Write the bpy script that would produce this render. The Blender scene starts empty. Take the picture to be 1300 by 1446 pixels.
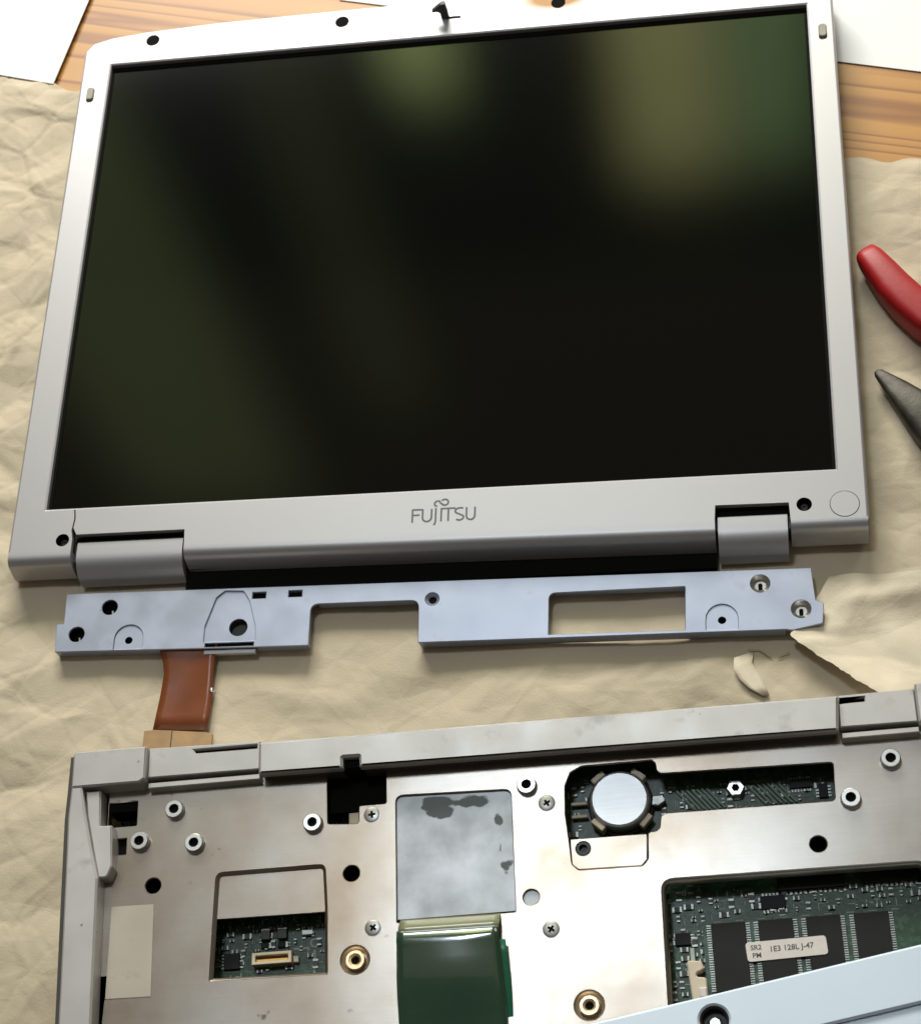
import bpy, math, random
import numpy as np
from mathutils import Vector, Matrix
from mathutils.geometry import tessellate_polygon

random.seed(7); RNG = np.random.default_rng(11)
S = 0.001                                   # every coordinate below is in millimetres
scn = bpy.context.scene
COL = scn.collection

# ------------------------------------------------------------------ camera
cam_d = bpy.data.cameras.new('camera'); cam = bpy.data.objects.new('camera', cam_d); COL.objects.link(cam)
scn.camera = cam
cam_d.sensor_fit = 'HORIZONTAL'; cam_d.sensor_width = 36; cam_d.lens = 2860/1300*36
cam_d.clip_start = 0.01; cam_d.clip_end = 50
R = ((0.98596498, 0.03246181, -0.16376598), (-0.04914549, -0.88101952, -0.47052028), (-0.15955497, 0.47196487, -0.86705903))
m = Matrix(((R[0][0], -R[1][0], -R[2][0]), (R[0][1], -R[1][1], -R[2][1]), (R[0][2], -R[1][2], -R[2][2])))
cam.matrix_world = Matrix.Translation(Vector((286.304, -367.989, 673.544))*S) @ m.to_4x4()
cam_d.dof.use_dof = True; cam_d.dof.focus_distance = 0.72; cam_d.dof.aperture_fstop = 38

# ------------------------------------------------------------------ world and lamps
w = bpy.data.worlds.new('World'); scn.world = w; w.use_nodes = True
bg = w.node_tree.nodes['Background']; bg.inputs[0].default_value = (1.0, 0.88, 0.72, 1); bg.inputs[1].default_value = 0.085
def area(name, loc, target, sx, sy, L, col):
    d = bpy.data.lights.new(name, 'AREA'); d.shape = 'RECTANGLE'; d.size = sx; d.size_y = sy
    d.energy = L*math.pi*sx*sy; d.color = col
    o = bpy.data.objects.new(name, d); COL.objects.link(o); o.location = loc
    o.rotation_euler = (Vector(target)-Vector(loc)).to_track_quat('-Z', 'Y').to_euler()
    return o
area('window_key', (-0.08, 1.28, 0.77), (0.14, 0.0, 0), 0.85, 0.40, 26.0, (1.0, 0.97, 0.93))
area('window_back_right', (0.95, 0.90, 0.55), (0.25, 0.1, 0), 0.4, 0.35, 4.0, (1.0, 0.95, 0.86))
area('ceiling_lamp', (0.03, 0.27, 1.40), (0.20, -0.17, 0), 0.20, 0.18, 34.0, (0.78, 0.89, 1.0))
area('ceiling_glow', (0.10, 0.75, 2.20), (0.10, 0.75, 0), 3.2, 1.8, 0.19, (1.0, 0.80, 0.54))
area('window_right', (0.11, 2.0, 1.74), (0.11, 0.1, 1.74), 0.18, 1.35, 5.5, (0.95, 0.95, 0.38))
area('window_right_garden', (0.29, 2.0, 1.72), (0.29, 0.1, 1.72), 0.16, 1.35, 3.6, (0.66, 1.0, 0.42))
area('window_gap', (-0.31, 2.0, 1.62), (-0.31, 0.1, 1.62), 0.12, 1.0, 7.0, (0.80, 1.0, 0.36))
area('window_garden', (-1.08, 2.0, 2.75), (-1.08, 0.1, 2.75), 0.42, 1.7, 1.1, (0.80, 1.0, 0.40))
area('window_far_left', (-0.56, 2.0, 2.45), (-0.56, 0.1, 2.45), 0.16, 1.5, 0.45, (0.85, 1.0, 0.40))
vs = scn.view_settings; vs.view_transform = 'Standard'; vs.look = 'None'; vs.gamma = 1; vs.exposure = 0; vs.use_curve_mapping = False
scn.render.engine = 'CYCLES'; scn.render.resolution_x = 920; scn.render.resolution_y = 1024

# ------------------------------------------------------------------ materials
def mat(name, col, rough=0.5, metal=0.0, spec=0.5, mottle=0.0, mscale=40, bump=0.0, bscale=600, dirt=None, dscale=60, dthr=0.62, dsoft=0.08, brush=0.0, fleck=None, fscale=200, fthr=0.73, crumple=0.0, rvar=0.0, coat=0.0, alpha=None, trans=0.0):
    M = bpy.data.materials.new(name); M.use_nodes = True
    nt = M.node_tree; N = nt.nodes; Lk = nt.links; p = N['Principled BSDF']
    p.inputs['Base Color'].default_value = (*col, 1); p.inputs['Roughness'].default_value = rough
    p.inputs['Metallic'].default_value = metal; p.inputs['Specular IOR Level'].default_value = spec
    p.inputs['Coat Weight'].default_value = coat
    p.inputs['Transmission Weight'].default_value = trans
    tc = N.new('ShaderNodeTexCoord')
    def noise(sc, det=4, stretch=None):
        n = N.new('ShaderNodeTexNoise'); n.inputs['Scale'].default_value = sc; n.inputs['Detail'].default_value = det
        if stretch:
            mp = N.new('ShaderNodeMapping'); mp.inputs['Scale'].default_value = stretch
            Lk.new(tc.outputs['Object'], mp.inputs[0]); Lk.new(mp.outputs[0], n.inputs['Vector'])
        else: Lk.new(tc.outputs['Object'], n.inputs['Vector'])
        return n
    base = None
    if mottle:
        n = noise(mscale, 6); r = N.new('ShaderNodeMapRange')
        r.inputs[1].default_value = 0.3; r.inputs[2].default_value = 0.7; r.inputs[3].default_value = 1-mottle; r.inputs[4].default_value = 1+mottle
        Lk.new(n.outputs[0], r.inputs[0])
        mx = N.new('ShaderNodeMix'); mx.data_type = 'RGBA'; mx.blend_type = 'MULTIPLY'; mx.inputs[0].default_value = 1
        mx.inputs[6].default_value = (*col, 1); Lk.new(r.outputs[0], mx.inputs[7]); base = mx.outputs[2]
    if brush:
        n = noise(1, 5, (60, 2500, 60)); r = N.new('ShaderNodeMapRange')
        r.inputs[1].default_value = 0.3; r.inputs[2].default_value = 0.7; r.inputs[3].default_value = 1-brush; r.inputs[4].default_value = 1+brush
        Lk.new(n.outputs[0], r.inputs[0])
        mx = N.new('ShaderNodeMix'); mx.data_type = 'RGBA'; mx.blend_type = 'MULTIPLY'; mx.inputs[0].default_value = 1
        if base is not None: Lk.new(base, mx.inputs[6])
        else: mx.inputs[6].default_value = (*col, 1)
        Lk.new(r.outputs[0], mx.inputs[7]); base = mx.outputs[2]
    if dirt:
        n = noise(dscale, 7); r = N.new('ShaderNodeMapRange'); r.inputs[1].default_value = dthr; r.inputs[2].default_value = dthr+dsoft
        Lk.new(n.outputs[0], r.inputs[0])
        mx = N.new('ShaderNodeMix'); mx.data_type = 'RGBA'
        Lk.new(r.outputs[0], mx.inputs[0])
        if base is not None: Lk.new(base, mx.inputs[6])
        else: mx.inputs[6].default_value = (*col, 1)
        mx.inputs[7].default_value = (*dirt, 1); base = mx.outputs[2]
    if fleck:
        n = noise(fscale, 3); r = N.new('ShaderNodeMapRange'); r.inputs[1].default_value = fthr; r.inputs[2].default_value = fthr+0.06
        Lk.new(n.outputs[0], r.inputs[0])
        mx = N.new('ShaderNodeMix'); mx.data_type = 'RGBA'; Lk.new(r.outputs[0], mx.inputs[0])
        if base is not None: Lk.new(base, mx.inputs[6])
        else: mx.inputs[6].default_value = (*col, 1)
        mx.inputs[7].default_value = (*fleck, 1); base = mx.outputs[2]
    if base is not None: Lk.new(base, p.inputs['Base Color'])
    if rvar:
        n = noise(90, 5); r = N.new('ShaderNodeMapRange'); r.inputs[1].default_value = 0.3; r.inputs[2].default_value = 0.7
        r.inputs[3].default_value = max(0.02, rough-rvar); r.inputs[4].default_value = rough+rvar
        Lk.new(n.outputs[0], r.inputs[0]); Lk.new(r.outputs[0], p.inputs['Roughness'])
    if bump:
        n = noise(bscale, 5); b = N.new('ShaderNodeBump'); b.inputs['Strength'].default_value = bump; b.inputs['Distance'].default_value = 0.0004
        Lk.new(n.outputs[0], b.inputs['Height']); Lk.new(b.outputs[0], p.inputs['Normal'])
        if crumple:                       # fine relief: a network of small sharp creases
            prev = b.outputs[0]
            wn = noise(28, 3); sc = N.new('ShaderNodeVectorMath'); sc.operation = 'SCALE'; sc.inputs['Scale'].default_value = 0.012
            Lk.new(wn.outputs['Color'], sc.inputs[0])
            ad = N.new('ShaderNodeVectorMath'); ad.operation = 'ADD'; Lk.new(tc.outputs['Object'], ad.inputs[0]); Lk.new(sc.outputs[0], ad.inputs[1])
            for vs_, dist in ((19, 0.0052), (41, 0.0016), (90, 0.0003)):
                v = N.new('ShaderNodeTexVoronoi'); v.feature = 'DISTANCE_TO_EDGE'; v.voronoi_dimensions = '2D'; v.inputs['Scale'].default_value = vs_
                Lk.new(ad.outputs[0], v.inputs['Vector'])
                bb = N.new('ShaderNodeBump'); bb.inputs['Strength'].default_value = crumple; bb.inputs['Distance'].default_value = dist
                Lk.new(v.outputs['Distance'], bb.inputs['Height']); Lk.new(prev, bb.inputs['Normal']); prev = bb.outputs[0]
            Lk.new(prev, p.inputs['Normal'])
    return M
M = {}
M['silver'] = mat('silver_paint', (0.445, 0.438, 0.455), 0.40, 0.45, mottle=0.012, mscale=25, bump=0.06, bscale=2500, dirt=(0.30, 0.29, 0.28), dscale=130, dthr=0.745, dsoft=0.05)
M['case'] = mat('worn_case_paint', (0.50, 0.485, 0.465), 0.42, 0.4, mottle=0.10, mscale=40, bump=0.08, bscale=2000, dirt=(0.24, 0.22, 0.19), dscale=75, dthr=0.61, dsoft=0.22, rvar=0.06, fleck=(0.14, 0.13, 0.12), fscale=210, fthr=0.72)
M['blue_silver'] = mat('bracket_paint', (0.375, 0.41, 0.51), 0.38, 0.6, mottle=0.05, mscale=45, bump=0.06, bscale=2500, dirt=(0.3, 0.32, 0.38), dscale=90, dthr=0.64, dsoft=0.15, rvar=0.05, fleck=(0.16, 0.17, 0.2), fscale=220, fthr=0.76)
M['cover'] = mat('pale_blue_cover', (0.74, 0.85, 0.97), 0.45, 0.1, mottle=0.03, mscale=25, bump=0.05, bscale=2500, dirt=(0.4, 0.45, 0.5), dscale=110, dthr=0.72, dsoft=0.05)
M['plate'] = mat('magnesium_plate', (0.46, 0.435, 0.40), 0.305, 0.92, mottle=0.09, mscale=30, bump=0.03, bscale=700, dirt=(0.25, 0.19, 0.13), dscale=15, dthr=0.44, dsoft=0.30, brush=0.035, rvar=0.015, fleck=(0.14, 0.115, 0.09), fscale=150, fthr=0.715)
M['steel'] = mat('steel', (0.40, 0.39, 0.37), 0.34, 0.9, mottle=0.1, mscale=200)
M['bright'] = mat('bright_nickel', (0.68, 0.68, 0.66), 0.29, 1.0, mottle=0.05, mscale=300)
M['cell'] = mat('coin_cell_steel', (0.60, 0.61, 0.62), 0.42, 0.85, mottle=0.05, mscale=120, brush=0.05)
M['brass'] = mat('brass', (0.66, 0.48, 0.28), 0.32, 1.0, mottle=0.15, mscale=200)
M['black'] = mat('black_plastic', (0.012, 0.012, 0.012), 0.45, mottle=0.2, mscale=200)
M['void'] = mat('black_inside', (0.006, 0.006, 0.005), 0.9, spec=0.1)  # near-black; stands in for shade where it lines holes and gaps
M['shell'] = mat('dark_grey_plastic', (0.045, 0.045, 0.042), 0.5, mottle=0.1, mscale=100)
M['screen'] = mat('matte_lcd', (0.0015, 0.002, 0.0015), 0.085, spec=0.20, bump=0.02, bscale=4000, fleck=(0.012, 0.013, 0.012), fscale=700, fthr=0.79)
M['rubber'] = mat('beige_rubber', (0.36, 0.34, 0.28), 0.7, mottle=0.08, mscale=200)
M['ink'] = mat('grey_print', (0.10, 0.10, 0.10), 0.5)
M['kraft'] = mat('kraft_paper', (0.585, 0.50, 0.365), 0.78, spec=0.25, mottle=0.07, mscale=14, bump=0.25, bscale=1100, dirt=(0.42, 0.33, 0.21), dscale=160, dthr=0.74, dsoft=0.05, fleck=(0.12, 0.09, 0.05), fscale=190, fthr=0.80, crumple=0.55)
M['kraft2'] = mat('pale_kraft_paper', (0.68, 0.60, 0.46), 0.75, spec=0.25, mottle=0.05, mscale=14, bump=0.25, bscale=1100, crumple=0.6)
M['white'] = mat('white_paper', (0.86, 0.86, 0.85), 0.7, spec=0.3, mottle=0.02, mscale=10)
M['orange'] = mat('amber_flex_film', (0.20, 0.056, 0.017), 0.30, spec=0.5, mottle=0.15, mscale=60, bump=0.1, bscale=300)
M['tan'] = mat('tan_stiffener', (0.36, 0.22, 0.10), 0.45, mottle=0.2, mscale=120)
M['greenflex'] = mat('green_flex_film', (0.018, 0.055, 0.032), 0.16, spec=0.8, mottle=0.2, mscale=40, coat=1.0)
M['oliveflex'] = mat('olive_flex_film', (0.20, 0.21, 0.11), 0.25, spec=0.6, mottle=0.1, mscale=60)
M['tealflex'] = mat('green_flex_edge', (0.02, 0.14, 0.08), 0.25, spec=0.6)
M['pcb'] = mat('green_circuit_board', (0.012, 0.045, 0.018), 0.4, mottle=0.5, mscale=220, dirt=(0.03, 0.09, 0.04), dscale=420, dthr=0.52, dsoft=0.04)
M['trace'] = mat('green_trace', (0.05, 0.13, 0.06), 0.4, mottle=0.3, mscale=300)
M['silk'] = mat('white_silkscreen', (0.42, 0.46, 0.42), 0.6)
M['solder'] = mat('solder', (0.36, 0.38, 0.35), 0.4, 0.7, mottle=0.2, mscale=600)
M['chip'] = mat('black_chip', (0.010, 0.010, 0.010), 0.55, spec=0.25, mottle=0.2, mscale=150, bump=0.05, bscale=3000)
M['cap'] = mat('dark_component', (0.05, 0.05, 0.042), 0.5, mottle=0.2, mscale=400)
M['cream'] = mat('cream_plastic', (0.66, 0.56, 0.42), 0.45, mottle=0.06, mscale=200)
M['gold'] = mat('gold_contact', (0.62, 0.38, 0.12), 0.4, 0.7)
M['label'] = mat('white_label', (0.74, 0.68, 0.64), 0.6, mottle=0.05, mscale=300)
M['tape'] = mat('beige_tape', (0.50, 0.45, 0.38), 0.62, spec=0.3, mottle=0.06, mscale=50, dirt=(0.34, 0.30, 0.24), dscale=70, dthr=0.66, dsoft=0.1)
M['red'] = mat('red_vinyl_grip', (0.36, 0.006, 0.008), 0.45, spec=0.45, mottle=0.1, mscale=40, bump=0.12, bscale=500)
M['tool'] = mat('dark_tool_steel', (0.055, 0.050, 0.040), 0.5, 0.6, mottle=0.5, mscale=120, bump=0.3, bscale=500)

def heat_material():
    Mm = bpy.data.materials.new('smeared_grey_heatsink'); Mm.use_nodes = True
    nt = Mm.node_tree; N = nt.nodes; Lk = nt.links; p = N['Principled BSDF']
    tc = N.new('ShaderNodeTexCoord')
    n = N.new('ShaderNodeTexNoise'); n.inputs['Scale'].default_value = 70; n.inputs['Detail'].default_value = 7; n.inputs['Distortion'].default_value = 0.15
    Lk.new(tc.outputs['Object'], n.inputs['Vector'])
    r = N.new('ShaderNodeValToRGB'); e = r.color_ramp.elements
    e[0].position = 0.26; e[0].color = (0.22, 0.23, 0.22, 1); e[1].position = 0.70; e[1].color = (0.46, 0.465, 0.49, 1)
    Lk.new(n.outputs[0], r.inputs[0])
    n2 = N.new('ShaderNodeTexNoise'); n2.inputs['Scale'].default_value = 95; n2.inputs['Detail'].default_value = 8
    Lk.new(tc.outputs['Object'], n2.inputs['Vector'])
    # residue patches with a shape of their own: one blot near the rear edge, flecks along the right edge
    sep = N.new('ShaderNodeSeparateXYZ'); Lk.new(tc.outputs['Object'], sep.inputs[0])
    def mth(op, a, b=None):
        q = N.new('ShaderNodeMath'); q.operation = op
        for i, v in enumerate((a, b)):
            if v is None: continue
            if isinstance(v, (int, float)): q.inputs[i].default_value = v
            else: Lk.new(v, q.inputs[i])
        return q.outputs[0]
    def blob(cx, cy, rx, ry):
        dx = mth('DIVIDE', mth('SUBTRACT', sep.outputs[0], cx*S), rx*S); dy = mth('DIVIDE', mth('SUBTRACT', sep.outputs[1], cy*S), ry*S)
        d = mth('SQRT', mth('ADD', mth('MULTIPLY', dx, dx), mth('MULTIPLY', dy, dy)))
        return mth('SUBTRACT', 1.0, d)
    bl = mth('MAXIMUM', mth('MAXIMUM', blob(131, -30.5, 6.5, 3.8), blob(149.5, -44, 1.6, 9)), mth('MAXIMUM', blob(151, -51, 3.4, 4.5), blob(138, -27.5, 13, 2.6)))
    v = mth('ADD', mth('MULTIPLY', bl, 0.5), mth('MULTIPLY', n2.outputs[0], 2.2))
    k = N.new('ShaderNodeMapRange'); k.inputs[1].default_value = 1.26; k.inputs[2].default_value = 1.36; Lk.new(v, k.inputs[0])
    mx = N.new('ShaderNodeMix'); mx.data_type = 'RGBA'; Lk.new(k.outputs[0], mx.inputs[0]); Lk.new(r.outputs[0], mx.inputs[6]); mx.inputs[7].default_value = (0.06, 0.065, 0.06, 1)
    Lk.new(mx.outputs[2], p.inputs['Base Color'])
    p.inputs['Metallic'].default_value = 0.55; p.inputs['Roughness'].default_value = 0.42
    b = N.new('ShaderNodeBump'); b.inputs['Strength'].default_value = 0.35; b.inputs['Distance'].default_value = 0.0004
    Lk.new(n.outputs[0], b.inputs['Height']); Lk.new(b.outputs[0], p.inputs['Normal'])
    return Mm
M['heat'] = heat_material()
def brown_patch_bezel():
    Mm = M['silver'].copy(); Mm.name = 'silver_paint_with_brown_patch'  # soft brown oval blended in around the third screw cover
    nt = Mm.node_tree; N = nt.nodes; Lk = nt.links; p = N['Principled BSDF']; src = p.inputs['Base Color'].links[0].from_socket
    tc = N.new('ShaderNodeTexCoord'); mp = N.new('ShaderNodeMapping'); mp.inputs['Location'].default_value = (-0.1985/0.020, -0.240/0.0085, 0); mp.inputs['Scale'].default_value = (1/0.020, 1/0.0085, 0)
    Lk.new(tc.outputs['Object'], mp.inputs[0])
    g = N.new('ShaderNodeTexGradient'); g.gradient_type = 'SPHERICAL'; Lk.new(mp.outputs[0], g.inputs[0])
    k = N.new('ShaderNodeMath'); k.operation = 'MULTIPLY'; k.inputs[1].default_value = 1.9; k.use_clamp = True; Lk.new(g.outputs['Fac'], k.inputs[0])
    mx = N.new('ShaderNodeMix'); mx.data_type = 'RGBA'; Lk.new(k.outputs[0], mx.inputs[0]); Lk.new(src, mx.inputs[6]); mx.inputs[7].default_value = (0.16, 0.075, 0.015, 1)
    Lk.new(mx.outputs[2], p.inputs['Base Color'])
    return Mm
M['bezel'] = brown_patch_bezel()

def wood_material():
    Mm = bpy.data.materials.new('varnished_pine'); Mm.use_nodes = True
    nt = Mm.node_tree; N = nt.nodes; Lk = nt.links; p = N['Principled BSDF']
    tc = N.new('ShaderNodeTexCoord'); oi = N.new('ShaderNodeObjectInfo')
    mp = N.new('ShaderNodeMapping'); mp.inputs['Scale'].default_value = (0.5, 16, 16)
    off = N.new('ShaderNodeVectorMath'); off.operation = 'ADD'; Lk.new(tc.outputs['Object'], off.inputs[0])
    cmb = N.new('ShaderNodeCombineXYZ'); ml = N.new('ShaderNodeMath'); ml.operation = 'MULTIPLY'; ml.inputs[1].default_value = 3.0
    Lk.new(oi.outputs['Random'], ml.inputs[0]); Lk.new(ml.outputs[0], cmb.inputs[0]); Lk.new(ml.outputs[0], cmb.inputs[2]); Lk.new(cmb.outputs[0], off.inputs[1])
    Lk.new(off.outputs[0], mp.inputs[0])
    n = N.new('ShaderNodeTexNoise'); n.inputs['Scale'].default_value = 1.2; n.inputs['Detail'].default_value = 3; Lk.new(mp.outputs[0], n.inputs['Vector'])
    wv = N.new('ShaderNodeMath'); wv.operation = 'MULTIPLY'; wv.inputs[1].default_value = 15.0; Lk.new(n.outputs[0], wv.inputs[0])
    fr = N.new('ShaderNodeMath'); fr.operation = 'FRACT'; Lk.new(wv.outputs[0], fr.inputs[0])
    r = N.new('ShaderNodeValToRGB'); e = r.color_ramp.elements
    e[0].position = 0.0; e[0].color = (0.50, 0.245, 0.052, 1); e[1].position = 1.0; e[1].color = (0.48, 0.225, 0.046, 1)
    a = e.new(0.62); a.color = (0.46, 0.21, 0.042, 1); a = e.new(0.86); a.color = (0.27, 0.10, 0.018, 1); a = e.new(0.94); a.color = (0.33, 0.135, 0.027, 1)
    Lk.new(fr.outputs[0], r.inputs[0]); Lk.new(r.outputs[0], p.inputs['Base Color'])
    p.inputs['Roughness'].default_value = 0.42
    return Mm
M['wood'] = wood_material()

# ------------------------------------------------------------------ builders
def empty(name, loc=(0, 0, 0), rz=0.0, label=None, cat=None, group=None):
    o = bpy.data.objects.new(name, None); COL.objects.link(o); o.empty_display_size = 0.01
    o.location = Vector(loc)*S; o.rotation_euler = (0, 0, math.radians(rz))
    if label: o['label'] = label
    if cat: o['category'] = cat
    if group: o['group'] = group
    return o
def link(name, me, material, parent=None, loc=(0, 0, 0), rz=0.0, kind=None, label=None):
    o = bpy.data.objects.new(name, me); COL.objects.link(o)
    if material is not None and not me.materials: me.materials.append(material)
    if parent: o.parent = parent
    o.location = Vector(loc)*S; o.rotation_euler = (0, 0, math.radians(rz))
    if kind: o['kind'] = kind
    if label: o['label'] = label
    return o
def mesh(name, V, F, smooth=False):
    me = bpy.data.meshes.new(name); me.from_pydata([(v[0]*S, v[1]*S, v[2]*S) for v in V], [], F); me.update()
    if smooth:
        for p in me.polygons: p.use_smooth = True
    return me
def obj(name, V, F, material, parent=None, smooth=False, **k): return link(name, mesh(name, V, F, smooth), material, parent, **k)

def circ(cx, cy, r, n=28, ry=None, a0=0):
    ry = ry or r
    return [(cx+r*math.cos(a0+2*math.pi*i/n), cy+ry*math.sin(a0+2*math.pi*i/n)) for i in range(n)]
def fillet(pts, rad, n=5):
    """round the corners; rad a number or a list"""
    out = []; L = len(pts)
    for i, p in enumerate(pts):
        r = rad[i] if isinstance(rad, (list, tuple)) else rad
        p = Vector(p).to_2d() if len(p) > 2 else Vector(p); a = Vector(pts[i-1]); b = Vector(pts[(i+1) % L])
        u = a-p; v = b-p
        if r <= 0 or u.length < 1e-6 or v.length < 1e-6: out.append(tuple(p)); continue
        ul, vl = u.length, v.length; u.normalize(); v.normalize()
        ang = math.acos(max(-1, min(1, u.dot(v))))
        t = min(r/math.tan(ang/2), ul*0.49, vl*0.49)
        p0 = p+u*t; p1 = p+v*t
        for k in range(n+1):
            s = k/n; q = p0*(1-s)**2+p*(2*s*(1-s))+p1*s*s
            out.append((q.x, q.y))
    return out
def rect(x0, y0, x1, y1): return [(x0, y0), (x1, y0), (x1, y1), (x0, y1)]
def sarea(p): return sum(p[i-1][0]*p[i][1]-p[i][0]*p[i-1][1] for i in range(len(p)))/2
def inset(loop, b):
    n = len(loop); out = []
    for i in range(n):
        p = Vector(loop[i]); a = p-Vector(loop[i-1]); c = Vector(loop[(i+1) % n])-p
        if a.length < 1e-9: a = c
        if c.length < 1e-9: c = a
        a.normalize(); c.normalize()
        n1 = Vector((-a.y, a.x)); n2 = Vector((-c.y, c.x)); mm = n1+n2
        if mm.length < 1e-6: mm = n1
        mm.normalize(); k = max(0.45, mm.dot(n1))
        q = p+mm*(b/k); out.append((q.x, q.y))
    return out
def plate_data(outer, holes, z0, z1, bevel=0.0, bottom=True):
    loops = [list(outer) if sarea(outer) > 0 else list(outer)[::-1]]+[list(h) if sarea(h) < 0 else list(h)[::-1] for h in holes]
    V = []; F = []
    tops = [inset(l, bevel) if bevel else l for l in loops]
    tri = tessellate_polygon([[Vector((x, y, 0)) for x, y in l] for l in tops])
    flat = [p for l in tops for p in l]; nv = len(flat)
    V += [(x, y, z1) for x, y in flat]
    def up(t):
        a, b, c = (flat[i] for i in t)
        return t if (b[0]-a[0])*(c[1]-a[1])-(b[1]-a[1])*(c[0]-a[0]) > 0 else t[::-1]
    tri = [up(tuple(t)) for t in tri]
    F += tri
    if bevel:
        V += [(x, y, z1-bevel) for l in loops for x, y in l]; base = nv
        st = 0
        for l in loops:
            n = len(l)
            for i in range(n):
                j = (i+1) % n; F.append((st+j, st+i, base+st+i, base+st+j))
            st += n
    else: base = 0
    b0 = len(V); V += [(x, y, z0) for l in loops for x, y in l]
    st = 0
    for l in loops:
        n = len(l)
        for i in range(n):
            j = (i+1) % n; F.append((base+st+j, base+st+i, b0+st+i, b0+st+j))
        st += n
    if bottom: F += [tuple(b0+i for i in t[::-1]) for t in tri]
    return V, F
def plate(name, outer, z0, z1, material, parent=None, holes=(), bevel=0.0, **k):
    V, F = plate_data(outer, holes, z0, z1, bevel); return obj(name, V, F, material, parent, **k)
class MB:
    def __init__(s): s.V = []; s.F = []
    def add(s, V, F):
        b = len(s.V); s.V += list(V); s.F += [tuple(b+i for i in f) for f in F]; return s
    def box(s, x0, x1, y0, y1, z0, z1):
        return s.add([(x0, y0, z0), (x1, y0, z0), (x1, y1, z0), (x0, y1, z0), (x0, y0, z1), (x1, y0, z1), (x1, y1, z1), (x0, y1, z1)],
                     [(0, 3, 2, 1), (4, 5, 6, 7), (0, 1, 5, 4), (1, 2, 6, 5), (2, 3, 7, 6), (3, 0, 4, 7)])
    def plate(s, outer, z0, z1, bevel=0, holes=()): return s.add(*plate_data(outer, holes, z0, z1, bevel))
    def ribbon(s, pts, wd, z, h=0.05):
        for i in range(len(pts)-1):
            a = Vector(pts[i]); b = Vector(pts[i+1]); d = b-a
            if d.length < 1e-6: continue
            d.normalize(); nrm = Vector((-d.y, d.x))*wd/2; a = a-d*wd*0.25; b = b+d*wd*0.25
            q = [a-nrm, b-nrm, b+nrm, a+nrm]
            s.plate([(p.x, p.y) for p in q], z-h, z+0.0007*(len(s.V) % 13))
        return s
    def build(s, name, material, parent=None, smooth=False, **k): return obj(name, s.V, s.F, material, parent, smooth, **k)
def bbox(name, x0, x1, y0, y1, z0, z1, material, parent=None, bevel=0.3, **k):
    return plate(name, rect(x0, y0, x1, y1), z0, z1, material, parent, bevel=bevel, **k)
def lathe_data(prof, n=28, cx=0, cy=0):
    V = []; F = []; k = len(prof)
    for i in range(n):
        a = 2*math.pi*i/n
        V += [(cx+r*math.cos(a), cy+r*math.sin(a), z) for r, z in prof]
    for i in range(n):
        j = (i+1) % n
        for q in range(k-1): F.append((i*k+q, j*k+q, j*k+q+1, i*k+q+1))
    if prof[-1][0] > 1e-6: F.append(tuple(i*k+k-1 for i in range(n)))
    return V, F
def auto_smooth(o, ang=35):
    me = o.data
    for p in me.polygons: p.use_smooth = True
    try: me.set_sharp_from_angle(angle=math.radians(ang))
    except Exception: pass
    return o
def lathe(name, prof, material, parent=None, cx=0, cy=0, n=28, **k):
    V, F = lathe_data(prof, n); o = obj(name, V, F, material, parent, loc=(cx, cy, 0), **k); return auto_smooth(o, 24)
def extrude_x(name, prof, x0, x1, material, parent=None, skew=(0, 0), smooth=True):
    """profile in (y, z), run along x, with end caps"""
    n = len(prof); V = [(x0, y+skew[0], z) for y, z in prof]+[(x1, y+skew[1], z) for y, z in prof]
    F = [(i, (i+1) % n, n+(i+1) % n, n+i) for i in range(n)]+[tuple(range(n))[::-1], tuple(range(n, 2*n))]
    o = obj(name, V, F, material, parent)
    return auto_smooth(o) if smooth else o
def tube(name, pts, radii, material, parent=None, n=24, flat=1.0, sq=0.62, **k):
    pw = lambda t: math.copysign(abs(t)**sq, t)
    """tapered tube along points (with z), elliptical section"""
    V = []; F = []; pts = [Vector(p) for p in pts]
    for i, p in enumerate(pts):
        d = (pts[min(i+1, len(pts)-1)]-pts[max(i-1, 0)]).normalized(); side = d.cross(Vector((0, 0, 1))).normalized(); upv = side.cross(d)
        for q in range(n):
            a = 2*math.pi*q/n; V.append(tuple(p+side*radii[i]*pw(math.cos(a))+upv*radii[i]*flat*pw(math.sin(a))))
    for i in range(len(pts)-1):
        for q in range(n):
            F.append((i*n+q, i*n+(q+1) % n, (i+1)*n+(q+1) % n, (i+1)*n+q))
    F.append(tuple(range(n))[::-1]); F.append(tuple((len(pts)-1)*n+q for q in range(n)))
    return auto_smooth(obj(name, V, F, material, parent, **k), 50)

# ------------------------------------------------------------------ table
table = empty('table', (150, 0, 0), -14); table['kind'] = 'structure'
yy = -420
for wd in (96, 104, 88, 100, 92, 110, 96, 104, 90):
    bbox('plank', -520, 520, yy+0.35, yy+wd-0.35, -24, -1.2, M['wood'], table, bevel=0.5); yy += wd

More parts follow.
